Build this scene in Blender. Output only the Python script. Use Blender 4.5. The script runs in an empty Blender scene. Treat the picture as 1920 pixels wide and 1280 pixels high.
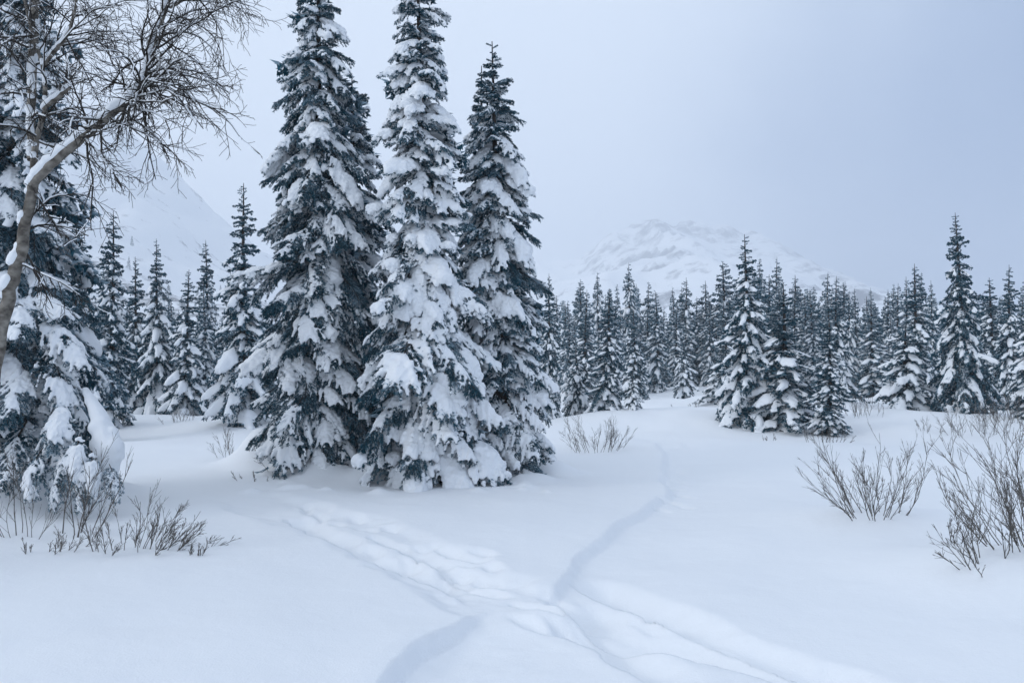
import bpy, math, random
import numpy as np
from mathutils import Matrix, Vector

R = math.radians
rnd = random.Random(7)
nr = np.random.default_rng(7)
C = bpy.context.scene.collection
sc = bpy.context.scene

# ------------------------------------------------------------------ camera
CAM_Z, PITCH, FPX = 1.65, R(1.9), 1493.0        # FPX: focal length in pixels of the 1920 px wide photograph
cam_d = bpy.data.cameras.new('camera')
cam_d.sensor_width = 36.0
cam_d.lens = 36.0 * FPX / 1920.0
cam_d.clip_start, cam_d.clip_end = 0.1, 20000
cam = bpy.data.objects.new('camera', cam_d)
C.objects.link(cam)
cam.location = (0, 0, CAM_Z)
cam.rotation_euler = (R(90) + PITCH, 0, 0)
sc.camera = cam

# ------------------------------------------------------------------ sky, sun, exposure
SUN_EL, SUN_AZ = R(22), R(-112)                  # azimuth from +Y (the view) towards +X; the light comes from the left, behind
world = bpy.data.worlds.new('World')
sc.world = world
world.use_nodes = True
wn, wl = world.node_tree.nodes, world.node_tree.links
wn.clear()
w_out = wn.new('ShaderNodeOutputWorld')
w_bg = wn.new('ShaderNodeBackground')
w_bg.inputs['Strength'].default_value = 0.1
w_sky = wn.new('ShaderNodeTexSky')
w_sky.sky_type = 'NISHITA'
w_sky.sun_disc = False
w_sky.sun_elevation = SUN_EL
w_sky.sun_rotation = SUN_AZ
w_sky.air_density, w_sky.dust_density, w_sky.ozone_density = 1.0, 2.0, 2.0
w_tc = wn.new('ShaderNodeTexCoord')
w_dot = wn.new('ShaderNodeVectorMath'); w_dot.operation = 'DOT_PRODUCT'
w_dot.inputs[1].default_value = (0.85, 0.10, -0.32)
w_noi = wn.new('ShaderNodeTexNoise')
w_noi.inputs['Scale'].default_value = 2.3
w_noi.inputs['Detail'].default_value = 4
w_noi.inputs['Roughness'].default_value = 0.52
w_sc = wn.new('ShaderNodeMath'); w_sc.operation = 'MULTIPLY_ADD'
w_sc.inputs[1].default_value = 0.46
w_add = wn.new('ShaderNodeMath'); w_add.operation = 'ADD'
w_map = wn.new('ShaderNodeMapRange'); w_map.interpolation_type = 'SMOOTHSTEP'
w_map.inputs['From Min'].default_value = 0.03
w_map.inputs['From Max'].default_value = 0.55
w_ramp = wn.new('ShaderNodeValToRGB')
w_ramp.color_ramp.elements[0].position = 0.0
w_ramp.color_ramp.elements[0].color = (8.1, 9.15, 10.7, 1)
w_ramp.color_ramp.elements[1].position = 1.0
w_ramp.color_ramp.elements[1].color = (2.0, 3.15, 5.5, 1)
w_mix = wn.new('ShaderNodeMix'); w_mix.data_type = 'RGBA'
w_mix.inputs['Factor'].default_value = 0.9
wl.new(w_tc.outputs['Generated'], w_dot.inputs[0])
wl.new(w_tc.outputs['Generated'], w_noi.inputs['Vector'])
wl.new(w_noi.outputs['Fac'], w_sc.inputs[0])
w_sc.inputs[2].default_value = -0.23
wl.new(w_dot.outputs['Value'], w_add.inputs[0])
wl.new(w_sc.outputs[0], w_add.inputs[1])
wl.new(w_add.outputs[0], w_map.inputs['Value'])
wl.new(w_map.outputs[0], w_ramp.inputs['Fac'])
wl.new(w_sky.outputs[0], w_mix.inputs['A'])
wl.new(w_ramp.outputs[0], w_mix.inputs['B'])
wl.new(w_mix.outputs['Result'], w_bg.inputs['Color'])
wl.new(w_bg.outputs[0], w_out.inputs['Surface'])

sun_d = bpy.data.lights.new('sun', 'SUN')
sun_d.energy = 0.85
sun_d.angle = R(10)
sun_d.color = (1.0, 0.98, 0.96)
sun = bpy.data.objects.new('sun', sun_d)
C.objects.link(sun)
sd = Vector((math.sin(SUN_AZ) * math.cos(SUN_EL), math.cos(SUN_AZ) * math.cos(SUN_EL), math.sin(SUN_EL)))
sun.rotation_euler = sd.to_track_quat('Z', 'Y').to_euler()
sun.location = sd * 50

sc.view_settings.view_transform = 'Standard'
sc.view_settings.look = 'None'
sc.view_settings.gamma = 1.0
sc.view_settings.use_curve_mapping = False
sc.view_settings.exposure = 0.10
sc.render.engine = 'CYCLES'
sc.cycles.use_denoising = True
sc.cycles.max_bounces = 8
sc.cycles.diffuse_bounces = 4
sc.cycles.volume_bounces = 3

# ------------------------------------------------------------------ helpers
def ray(u, v):
    x, up = (u - 960) / FPX, (640 - v) / FPX
    return np.array([x, math.cos(PITCH) - up * math.sin(PITCH), math.sin(PITCH) + up * math.cos(PITCH)])

def at(u, v, Y):                                 # the point seen at pixel (u, v) at distance Y along the view
    d = ray(u, v)
    return np.array([0, 0, CAM_Z]) + d * (Y / d[1])

def gp(u, v, z=0.0):                             # the point of the level z seen at pixel (u, v)
    d = ray(u, v)
    return np.array([0, 0, CAM_Z]) + d * ((z - CAM_Z) / d[2])

def _hash(ix, iy, seed):
    h = (ix.astype(np.int64) * 374761393 + iy.astype(np.int64) * 668265263 + seed * 974711) & 0xffffffff
    h = ((h ^ (h >> 13)) * 1274126177) & 0xffffffff
    return ((h ^ (h >> 16)) & 0xffff) / 65535.0

def vnoise(x, y, seed=0):
    x, y = np.asarray(x, float), np.asarray(y, float)
    ix, iy = np.floor(x), np.floor(y)
    fx, fy = x - ix, y - iy
    fx, fy = fx * fx * fx * (fx * (fx * 6 - 15) + 10), fy * fy * fy * (fy * (fy * 6 - 15) + 10)
    a, b = _hash(ix, iy, seed), _hash(ix + 1, iy, seed)
    c, d = _hash(ix, iy + 1, seed), _hash(ix + 1, iy + 1, seed)
    return (a + (b - a) * fx) * (1 - fy) + (c + (d - c) * fx) * fy - 0.5

def fbm(x, y, seed=0, octaves=4, gain=0.5, lac=2.03):
    s, a = 0, 1.0
    for o in range(octaves):
        s = s + a * vnoise(x, y, seed + o * 17)
        x, y, a = x * lac, y * lac, a * gain
    return s

def sstep(a, b, x):
    t = np.clip((x - a) / (b - a), 0, 1)
    return t * t * (3 - 2 * t)

def mesh_of(name, V, F, mats, smooth=True, mat_idx=None, frost=None):
    """V (n,3); F (m,3) or (m,4) or a list of such arrays."""
    me = bpy.data.meshes.new(name)
    Fs = F if isinstance(F, list) else [F]
    Fs = [np.asarray(f, np.int32) for f in Fs if len(f)]
    V = np.asarray(V, np.float32)
    me.vertices.add(len(V))
    me.vertices.foreach_set('co', V.ravel())
    loops = np.concatenate([f.ravel() for f in Fs])
    tot = np.concatenate([np.full(len(f), f.shape[1], np.int32) for f in Fs])
    start = np.concatenate([[0], np.cumsum(tot)[:-1]]).astype(np.int32)
    me.loops.add(len(loops))
    me.loops.foreach_set('vertex_index', loops.astype(np.int32))
    me.polygons.add(len(tot))
    me.polygons.foreach_set('loop_start', start)
    try:
        me.polygons.foreach_set('loop_total', tot)
    except Exception:
        pass
    me.polygons.foreach_set('use_smooth', np.full(len(tot), bool(smooth)))
    for m in (mats if isinstance(mats, (list, tuple)) else [mats]):
        me.materials.append(m)
    if mat_idx is not None:
        me.polygons.foreach_set('material_index', np.asarray(mat_idx, np.int32))
    if frost is not None:
        at_ = me.attributes.new('frost', 'FLOAT', 'FACE')
        at_.data.foreach_set('value', np.asarray(frost, np.float32))
    me.update(calc_edges=True)
    return me

def link(name, data, parent=None, loc=None, kind=None):
    o = bpy.data.objects.new(name, data)
    C.objects.link(o)
    if parent is not None: o.parent = parent
    if loc is not None: o.location = loc
    if kind: o['kind'] = kind
    return o

def thing(name, label, cat, loc=(0, 0, 0), rz=0.0, group=None):
    o = link(name, None, None, loc)
    o.rotation_euler = (0, 0, rz)
    o.empty_display_size = 0.1
    o['label'] = label
    o['category'] = cat
    if group: o['group'] = group
    return o

def tube(P, rad, sides=6, cap=True):
    """quads of a tube along P with radii rad."""
    P = np.asarray(P, float); n = len(P)
    rad = np.broadcast_to(np.asarray(rad, float), (n,))
    T = np.gradient(P, axis=0)
    T /= np.linalg.norm(T, axis=1, keepdims=True) + 1e-9
    ref = np.array([0.31, 0.17, 0.93]) if abs(T[0, 2]) < 0.8 else np.array([0.95, 0.2, 0.1])
    A = np.cross(T, ref); A /= np.linalg.norm(A, axis=1, keepdims=True) + 1e-9
    B = np.cross(T, A)
    th = np.arange(sides) * 2 * math.pi / sides
    V = P[:, None, :] + rad[:, None, None] * (np.cos(th)[None, :, None] * A[:, None, :] + np.sin(th)[None, :, None] * B[:, None, :])
    V = V.reshape(-1, 3)
    i = np.arange(n - 1)[:, None] * sides; j = np.arange(sides)[None, :]; j2 = (j + 1) % sides
    F = np.stack([i + j, i + j2, i + sides + j2, i + sides + j], -1).reshape(-1, 4)
    return V, F

class Acc:                                        # collects shapes into one mesh
    def __init__(s): s.V, s.F, s.n = [], {3: [], 4: []}, 0
    def add(s, V, F):
        if not len(V): return
        F = np.asarray(F); s.V.append(V); s.F[F.shape[1]].append(F + s.n); s.n += len(V)
    def mesh(s, name, mats, **k):
        Fs = [np.concatenate(f) for f in s.F.values() if f]
        return mesh_of(name, np.concatenate(s.V), Fs, mats, **k)

def _ico():
    import bmesh
    bm = bmesh.new(); bmesh.ops.create_icosphere(bm, subdivisions=1, radius=1)
    V = np.array([v.co[:] for v in bm.verts]); F = np.array([[v.index for v in f.verts] for f in bm.faces]); bm.free()
    return V, F
ICO_V, ICO_F = _ico()

def blobs(cen, rad, sq=(1, 1, 0.75)):             # many ellipsoids as one triangle soup
    cen, rad = np.asarray(cen, float), np.asarray(rad, float)
    V = cen[:, None, :] + ICO_V[None] * (rad[:, None, None] * np.array(sq))
    F = ICO_F[None] + (np.arange(len(cen)) * len(ICO_V))[:, None, None]
    return V.reshape(-1, 3), F.reshape(-1, 3)

def fuse(name, V, F, voxel, mat, smooth_it=3, crumb=0.0):    # melts the ellipsoids together into one skin of snow
    me = mesh_of('tmp', V, F, mat)
    ob = bpy.data.objects.new('tmp', me); C.objects.link(ob)
    m = ob.modifiers.new('r', 'REMESH'); m.mode = 'VOXEL'; m.voxel_size = voxel; m.use_smooth_shade = True
    s = ob.modifiers.new('s', 'SMOOTH'); s.iterations = smooth_it; s.factor = 0.5
    dg = bpy.context.evaluated_depsgraph_get()
    out = bpy.data.meshes.new_from_object(ob.evaluated_get(dg))
    out.name = name
    if crumb:
        V = np.empty(len(out.vertices) * 3, np.float32); out.vertices.foreach_get('co', V); V = V.reshape(-1, 3)
        Nn = np.empty(len(out.vertices) * 3, np.float32); out.vertices.foreach_get('normal', Nn); Nn = Nn.reshape(-1, 3)
        k = fbm(V[:, 0] * 22 + V[:, 2] * 9, V[:, 1] * 22 - V[:, 2] * 17, 77, 2)
        out.vertices.foreach_set('co', (V + Nn * (k * crumb)[:, None]).astype(np.float32).ravel())
        out.update()
    out.materials.clear(); out.materials.append(mat)
    bpy.data.objects.remove(ob); bpy.data.meshes.remove(me)
    return out

def arrays(me):                                    # verts and triangles of a mesh
    V = np.empty(len(me.vertices) * 3, np.float32); me.vertices.foreach_get('co', V)
    me.calc_loop_triangles()
    T = np.empty(len(me.loop_triangles) * 3, np.int32); me.loop_triangles.foreach_get('vertices', T)
    return V.reshape(-1, 3), T.reshape(-1, 3)

# ------------------------------------------------------------------ materials
def mat(name):
    m = bpy.data.materials.new(name); m.use_nodes = True
    nt = m.node_tree
    b = nt.nodes['Principled BSDF']
    return m, nt, b

def snow_material(name, scale, bump, dist, base=(0.86, 0.88, 0.90)):
    m, nt, b = mat(name)
    b.inputs['Base Color'].default_value = (*base, 1)
    b.inputs['Roughness'].default_value = 0.85
    b.inputs['Specular IOR Level'].default_value = 0.15
    tc = nt.nodes.new('ShaderNodeTexCoord')
    n = nt.nodes.new('ShaderNodeTexNoise'); n.inputs['Scale'].default_value = scale
    n.inputs['Detail'].default_value = 5; n.inputs['Roughness'].default_value = 0.65
    bp = nt.nodes.new('ShaderNodeBump'); bp.inputs['Strength'].default_value = bump; bp.inputs['Distance'].default_value = dist
    nt.links.new(tc.outputs['Object'], n.inputs['Vector'])
    n2 = nt.nodes.new('ShaderNodeTexNoise'); n2.inputs['Scale'].default_value = scale * 9; n2.inputs['Detail'].default_value = 2
    ad = nt.nodes.new('ShaderNodeMath'); ad.operation = 'MULTIPLY_ADD'; ad.inputs[1].default_value = 0.30
    nt.links.new(tc.outputs['Object'], n2.inputs['Vector'])
    nt.links.new(n2.outputs['Fac'], ad.inputs[0]); nt.links.new(n.outputs['Fac'], ad.inputs[2])
    nt.links.new(ad.outputs[0], bp.inputs['Height'])
    nt.links.new(bp.outputs[0], b.inputs['Normal'])
    return m

M_snow = snow_material('snow', 28, 0.5, 0.012)
M_ground = snow_material('ground_snow', 9, 0.35, 0.02)

def needle_material():
    m, nt, b = mat('needles')
    N, L = nt.nodes, nt.links
    at_ = N.new('ShaderNodeAttribute'); at_.attribute_name = 'frost'
    tc = N.new('ShaderNodeTexCoord')
    n = N.new('ShaderNodeTexNoise'); n.inputs['Scale'].default_value = 6; n.inputs['Detail'].default_value = 3
    r = N.new('ShaderNodeValToRGB')
    r.color_ramp.elements[0].position = 0.3; r.color_ramp.elements[0].color = (0.006, 0.042, 0.062, 1)
    r.color_ramp.elements[1].position = 0.7; r.color_ramp.elements[1].color = (0.020, 0.100, 0.140, 1)
    mx = N.new('ShaderNodeMix'); mx.data_type = 'RGBA'
    mx.inputs['B'].default_value = (0.52, 0.66, 0.76, 1)
    L.new(tc.outputs['Object'], n.inputs['Vector']); L.new(n.outputs['Fac'], r.inputs['Fac'])
    L.new(r.outputs[0], mx.inputs['A']); L.new(at_.outputs['Fac'], mx.inputs['Factor'])
    L.new(mx.outputs['Result'], b.inputs['Base Color'])
    b.inputs['Roughness'].default_value = 0.7
    b.inputs['Specular IOR Level'].default_value = 0.2
    return m
M_needle = needle_material()

def bark_material(name, c0, c1, scale, stretch=(1, 1, 0.15)):
    m, nt, b = mat(name)
    N, L = nt.nodes, nt.links
    tc = N.new('ShaderNodeTexCoord'); mp = N.new('ShaderNodeMapping'); mp.inputs['Scale'].default_value = stretch
    n = N.new('ShaderNodeTexNoise'); n.inputs['Scale'].default_value = scale; n.inputs['Detail'].default_value = 6
    r = N.new('ShaderNodeValToRGB')
    r.color_ramp.elements[0].position = 0.35; r.color_ramp.elements[0].color = (*c0, 1)
    r.color_ramp.elements[1].position = 0.68; r.color_ramp.elements[1].color = (*c1, 1)
    bp = N.new('ShaderNodeBump'); bp.inputs['Strength'].default_value = 0.6; bp.inputs['Distance'].default_value = 0.01
    L.new(tc.outputs['Object'], mp.inputs['Vector']); L.new(mp.outputs[0], n.inputs['Vector'])
    L.new(n.outputs['Fac'], r.inputs['Fac']); L.new(r.outputs[0], b.inputs['Base Color'])
    L.new(n.outputs['Fac'], bp.inputs['Height']); L.new(bp.outputs[0], b.inputs['Normal'])
    b.inputs['Roughness'].default_value = 0.9
    b.inputs['Specular IOR Level'].default_value = 0.1
    return m
M_bark = bark_material('spruce_bark', (0.03, 0.026, 0.024), (0.10, 0.085, 0.075), 30)
M_pale_bark = bark_material('pale_bark', (0.080, 0.070, 0.060), (0.29, 0.268, 0.235), 11, (1, 1, 1.6))
M_shrub = bark_material('shrub_bark', (0.075, 0.070, 0.066), (0.19, 0.175, 0.158), 20)
M_twig = bark_material('twig_bark', (0.026, 0.024, 0.023), (0.075, 0.067, 0.058), 20)

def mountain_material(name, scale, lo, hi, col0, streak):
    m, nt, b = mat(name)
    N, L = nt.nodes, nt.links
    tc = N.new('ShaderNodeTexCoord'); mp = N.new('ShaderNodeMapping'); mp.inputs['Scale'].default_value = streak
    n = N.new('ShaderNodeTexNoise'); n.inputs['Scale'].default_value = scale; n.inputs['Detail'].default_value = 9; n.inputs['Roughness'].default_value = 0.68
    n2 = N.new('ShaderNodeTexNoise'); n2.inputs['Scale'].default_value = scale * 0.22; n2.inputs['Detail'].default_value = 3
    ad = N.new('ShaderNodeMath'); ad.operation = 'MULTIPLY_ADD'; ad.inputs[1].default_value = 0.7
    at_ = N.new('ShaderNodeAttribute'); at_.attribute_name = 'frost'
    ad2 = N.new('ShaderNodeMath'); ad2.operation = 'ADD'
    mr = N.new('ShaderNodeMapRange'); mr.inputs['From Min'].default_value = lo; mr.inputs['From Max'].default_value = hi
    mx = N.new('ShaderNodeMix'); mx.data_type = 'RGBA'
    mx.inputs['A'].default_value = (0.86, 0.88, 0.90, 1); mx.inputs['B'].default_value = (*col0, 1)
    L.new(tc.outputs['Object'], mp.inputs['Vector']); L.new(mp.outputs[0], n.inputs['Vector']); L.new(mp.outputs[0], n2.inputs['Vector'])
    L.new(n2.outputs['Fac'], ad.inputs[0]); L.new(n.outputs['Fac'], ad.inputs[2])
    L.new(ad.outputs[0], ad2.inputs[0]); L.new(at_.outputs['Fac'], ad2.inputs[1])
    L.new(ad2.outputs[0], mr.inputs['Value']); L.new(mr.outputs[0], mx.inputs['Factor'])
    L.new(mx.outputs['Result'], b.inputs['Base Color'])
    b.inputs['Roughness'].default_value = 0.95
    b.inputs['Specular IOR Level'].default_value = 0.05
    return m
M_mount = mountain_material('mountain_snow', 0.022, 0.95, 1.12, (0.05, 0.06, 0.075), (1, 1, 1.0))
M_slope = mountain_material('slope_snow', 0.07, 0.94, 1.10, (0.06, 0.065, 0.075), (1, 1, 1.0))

# ------------------------------------------------------------------ ground: one sheet of snow with the trodden trails
def pl(*uv): return np.array([gp(u, v)[:2] for u, v in uv])

def along(P, x, y):
    """distance to the polyline P, signed side (+ = right of its direction) and arc length."""
    best = np.full(x.shape, 1e9); sgn = np.zeros(x.shape); arc = np.zeros(x.shape); tot = 0.0
    for a, b in zip(P[:-1], P[1:]):
        d = b - a; L = math.hypot(*d) + 1e-9
        t = np.clip(((x - a[0]) * d[0] + (y - a[1]) * d[1]) / L ** 2, 0, 1)
        px, py = x - a[0] - t * d[0], y - a[1] - t * d[1]
        q = np.hypot(px, py)
        s = np.sign(d[1] * px - d[0] * py)
        k = q < best
        best = np.where(k, q, best); sgn = np.where(k, s, sgn); arc = np.where(k, tot + t * L, arc); tot += L
    return best, sgn * best, arc, tot

EDGE_FAR = pl((1215, 800), (1240, 840), (1252, 880), (1242, 925), (1167, 975), (1125, 1008), (1079, 1042), (1062, 1067), (1033, 1092), (1022, 1130))
EDGE_NEAR = pl((935, 1118), (917, 1127), (854, 1167), (792, 1200), (733, 1246), (690, 1300), (640, 1420))
TRAIL_A = pl((430, 925), (533, 958), (650, 985), (770, 1030), (860, 1072), (930, 1110), (1010, 1140))
GROOVES = [(pl((1079, 1062), (1125, 1087), (1208, 1125), (1292, 1162), (1420, 1205), (1600, 1270), (1800, 1340)), 0.12, 0.11),
           (pl((1045, 1105), (1104, 1137), (1167, 1167), (1233, 1188), (1300, 1208), (1450, 1250), (1660, 1310)), 0.15, 0.13),
           (pl((1000, 1148), (1083, 1170), (1142, 1190), (1175, 1221), (1233, 1254), (1330, 1300)), 0.11, 0.10),
           (pl((540, 962), (617, 1000), (696, 1033), (767, 1054), (825, 1073), (875, 1100), (922, 1122)), 0.11, 0.10),
           (pl((740, 1010), (830, 1045), (900, 1085), (940, 1106)), 0.07, 0.06)]
_pr = random.Random(3)
PRINTS = []                                        # the footprints: place, heading, length, width, depth
for u, v in [(600, 962), (632, 975), (668, 968), (690, 985), (655, 1000), (712, 1000), (735, 985), (745, 1012), (700, 1018), (790, 1015),
             (800, 1034), (772, 1040), (838, 1022), (852, 1040), (878, 1034), (905, 1030), (868, 1056), (895, 1062), (920, 1072), (930, 1095),
             (905, 1088), (925, 1052), (835, 1060), (575, 952), (1262, 905), (1280, 918), (1255, 928), (1285, 935), (1240, 940), (1270, 892),
             (1060, 1115), (1085, 1130), (1012, 1128), (990, 1150), (1060, 1160),
             (1270, 875), (1258, 862), (1140, 1102), (1215, 1150), (1290, 1185)]:
    p = gp(u, v)
    PRINTS.append((p[0], p[1], _pr.uniform(-0.35, 0.35), _pr.uniform(0.17, 0.32), _pr.uniform(0.06, 0.095), _pr.uniform(0.035, 0.075)))
# low mounds of drifted and fallen snow: pixel, reach in metres, height
MOUNDS = [(*gp(492, 872)[:2], 0.40, 0.50), (*gp(545, 885)[:2], 0.30, 0.32), (*gp(470, 868)[:2], 0.55, 0.22), (*gp(700, 898)[:2], 0.42, 0.24), (*gp(600, 895)[:2], 0.40, 0.24), (*gp(820, 905)[:2], 0.6, 0.05),
          (*gp(1025, 880)[:2], 0.45, 0.24), (*gp(1000, 900)[:2], 0.35, 0.10), (*gp(60, 950)[:2], 0.75, 0.30), (*gp(-120, 960)[:2], 0.9, 0.4),
          (*gp(200, 925)[:2], 0.42, 0.15), (*gp(1230, 790)[:2], 3.2, 0.35), (*gp(1330, 765)[:2], 5.0, 0.5), (*gp(1650, 975)[:2], 0.8, 0.16), (*gp(1900, 1080)[:2], 0.9, 0.22),
          (*gp(1830, 800)[:2], 3.5, 0.4), (*gp(1120, 830)[:2], 0.9, 0.2), (*gp(340, 790)[:2], 3.0, 0.35), (*gp(500, 800)[:2], 2.0, 0.3), (*gp(1560, 800)[:2], 3.0, 0.2)]

for _k in range(34):                               # clods shed by the boughs
    _p = gp(_pr.uniform(470, 1040), _pr.uniform(878, 930))
    MOUNDS.append((_p[0], _p[1], _pr.uniform(0.05, 0.13), _pr.uniform(0.02, 0.06)))

def ground_h(x, y):
    x, y = np.asarray(x, float), np.asarray(y, float)
    r = np.hypot(x, y)
    h = fbm(x * 0.30, y * 0.30, 5, 3) * (0.10 + 0.20 * sstep(10, 30, r)) + fbm(x * 0.06 + 3, y * 0.06, 9, 3) * 0.9 * sstep(14, 50, r)
    h += fbm(x * 1.3, y * 1.3, 21, 3) * 0.022
    for mx, my, w, a in MOUNDS:
        d = np.hypot(x - mx, y - my) / w
        h += a * np.exp(-d ** 2.4)
    return h

def carve(x, y):
    h = np.zeros_like(x)
    wob = fbm(x * 2.6, y * 2.6, 31, 3)
    wob2 = fbm(x * 7, y * 7, 41, 3)
    # the broad trail with one sharp edge, on both sides of the crossing
    slow = fbm(x * 0.9, y * 0.9, 33, 2)
    for P, dep, wid in ((EDGE_FAR, 0.065, 0.95), (EDGE_NEAR, 0.10, 1.0)):
        q, s, arc, tot = along(P, x, y)
        s = -s if P is EDGE_NEAR else -s
        s = s + slow * 0.14 + wob * 0.025 + wob2 * 0.006
        fade = sstep(0, 0.8, arc) * sstep(0, 0.45, tot - arc)
        prof = sstep(-0.02, 0.05, s) * (1 - sstep(0.15 * wid, 1.5 * wid, s))
        lip = np.exp(-((s + 0.10) / 0.12) ** 2) * 0.010
        h += fade * (-dep * prof * (1 + 0.25 * wob) + lip)
    q, s, arc, tot = along(TRAIL_A, x, y)
    fade = sstep(0, 1.2, arc) * sstep(0, 0.6, tot - arc + 0.2)
    k = 1 - sstep(0.30, 0.55, q + wob * 0.15)
    h += fade * (-0.055 * k + k * wob2 * 0.014)
    for P, w, d in GROOVES:
        q, s, arc, tot = along(P, x, y)
        w_ = w * (1 + 0.5 * vnoise(arc * 2.2, arc * 0, 51))
        tt = (s + wob * 0.05 + wob2 * 0.02) / w_
        g = (1 - sstep(0.55, 0.95, tt)) * sstep(-2.3, -0.5, tt)     # steep on the near side, running out on the far side
        fade = sstep(0, 0.4, arc) * sstep(0, 0.8, tot - arc)
        depth = 0.78 * d * (0.75 + 0.9 * vnoise(arc * 3.1, arc * 0 + 7, 53))
        h -= fade * np.clip(depth * 1.4, 0.045, 0.15) * g
        h += fade * 0.006 * np.exp(-((q - w_ * 1.35) / 0.06) ** 2)
    for px, py, da, ln, wd, dp in PRINTS:
        d0 = np.array([TRAIL_A[-1][0] - TRAIL_A[1][0], TRAIL_A[-1][1] - TRAIL_A[1][1]])
        a = math.atan2(d0[1], d0[0]) + da
        k = (np.abs(x - px) < 0.5) & (np.abs(y - py) < 0.5)
        if not k.any(): continue
        lx, ly = x[k] - px, y[k] - py
        e = np.hypot((lx * math.cos(a) + ly * math.sin(a)) / ln, (-lx * math.sin(a) + ly * math.cos(a)) / wd) + wob2[k] * 0.35
        h[k] += -0.70 * dp * (1 - sstep(0.35, 1.0, e)) + 0.003 * np.exp(-((e - 1.35) / 0.25) ** 2)
    return h

def build_ground():
    th = np.concatenate([np.linspace(-180, -48, 40, endpoint=False), np.linspace(-48, 48, 390), np.linspace(48, 180, 41)[1:-1]])
    rr = np.concatenate([np.linspace(0.4, 3.2, 10, endpoint=False), np.geomspace(3.2, 13, 320, endpoint=False), np.geomspace(13, 60, 100, endpoint=False), np.geomspace(60, 2900, 60)])
    a = np.radians(th)
    X, Y = rr[:, None] * np.sin(a)[None], rr[:, None] * np.cos(a)[None]
    Z = ground_h(X, Y)
    k = (np.abs(X) < 9) & (Y > 2) & (Y < 17)
    Z[k] += carve(X[k], Y[k])
    V = np.stack([X, Y, Z], -1).reshape(-1, 3)
    n, m = len(rr), len(th)
    i = np.arange(n - 1)[:, None] * m; j = np.arange(m)[None]; j2 = (j + 1) % m
    F = np.stack([i + j, i + j2, i + m + j2, i + m + j], -1).reshape(-1, 4)[:, ::-1]
    V = np.vstack([V, [[0, 0, float(ground_h(0, 0))]]])
    c = len(V) - 1
    jj = np.arange(m)
    F3 = np.stack([np.full(m, c), (jj + 1) % m, jj], -1)
    link('ground', mesh_of('ground', V, [F, F3], M_ground), kind='structure')
build_ground()

# ------------------------------------------------------------------ mountains
def ridge_sheet(name, material, x0, x1, y0, y1, nx, ny, hfun, darkfun):
    X, Y = np.meshgrid(np.linspace(x0, x1, nx), np.linspace(y0, y1, ny))
    Z = hfun(X, Y)
    V = np.stack([X, Y, Z], -1).reshape(-1, 3)
    i = np.arange(ny - 1)[:, None] * nx; j = np.arange(nx - 1)[None]
    F = np.stack([i + j, i + j + 1, i + nx + j + 1, i + nx + j], -1).reshape(-1, 4)
    D = darkfun(X, Y, Z)
    Df = (D[:-1, :-1] + D[1:, 1:]) / 2
    me = mesh_of(name, V, F, material, frost=Df.ravel())
    link(name, me, kind='structure')

def interp_ridge(pts, Y):
    """crest line as x and height above the ground, from pixels at distance Y."""
    P = [at(u, v, Y) for u, v in pts]
    xs = np.array([p[0] for p in P]); hs = np.array([p[2] for p in P])
    return xs, hs

FOOT, CREST = 420.0, 2250.0
rx, rh = interp_ridge([(300, 690), (640, 640), (840, 560), (960, 512), (1060, 474), (1150, 438), (1225, 408), (1300, 422), (1430, 452), (1540, 488), (1650, 542), (1780, 640), (1900, 700)], CREST)
def right_mountain(X, Y):
    # each line of sight from the foot to the crest climbs a concave slope
    xs = X * CREST / np.maximum(Y, 1)               # spur lines fan towards the valley
    hc = np.interp(X * 0.55 + xs * 0.45, rx, rh, left=-5, right=-5)
    t = np.clip((Y - FOOT) / (CREST - FOOT), 0, 1.25)
    up = np.where(t < 1, t ** 1.25, 1 - (t - 1) * 1.5)
    gul = fbm(X * 0.006, Y * 0.0022, 61, 5) * 60 + np.abs(fbm(X * 0.012 + Y * 0.002, Y * 0.004, 71, 4)) * -40
    return np.maximum(hc, 0) * up + gul * np.clip(t * 2.2, 0, 1) * np.clip(hc / 150, 0, 1) - 4
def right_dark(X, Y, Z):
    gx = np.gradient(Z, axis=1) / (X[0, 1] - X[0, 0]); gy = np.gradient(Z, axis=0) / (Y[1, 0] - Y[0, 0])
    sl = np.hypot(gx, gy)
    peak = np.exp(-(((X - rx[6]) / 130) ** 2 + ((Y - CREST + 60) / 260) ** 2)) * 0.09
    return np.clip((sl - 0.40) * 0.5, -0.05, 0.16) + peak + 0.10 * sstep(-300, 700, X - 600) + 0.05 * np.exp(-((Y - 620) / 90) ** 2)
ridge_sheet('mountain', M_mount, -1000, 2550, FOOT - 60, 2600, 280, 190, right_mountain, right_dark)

LF, LC = 130.0, 820.0
lx, lh = interp_ridge([(-900, 150), (-300, 60), (0, 140), (150, 215), (260, 275), (340, 335), (440, 430), (520, 490), (640, 560), (760, 640), (900, 690)], LC)
lh = lh * 1.04
def left_slope(X, Y):
    hc = np.interp(X * 0.45 + 0.55 * X * LC / np.maximum(Y, 1), lx, lh, left=lh[0], right=-3)
    t = np.clip((Y - LF) / (LC - LF), 0, 1.2)
    up = np.where(t < 1, 0.25 * t + 0.75 * t ** 1.5, 1 - (t - 1))
    return np.maximum(hc, 0) * up + fbm(X * 0.010, Y * 0.008, 81, 5) * 16 * np.clip(t * 3, 0, 1) + fbm(X * 0.03, Y * 0.006, 87, 4) * 9 * np.clip(t * 2, 0, 1) - 2
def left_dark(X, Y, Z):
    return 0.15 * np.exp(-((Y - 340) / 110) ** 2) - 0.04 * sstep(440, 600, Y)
ridge_sheet('hill', M_slope, -900, 60, LF - 10, 1050, 220, 220, left_slope, left_dark)

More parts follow.
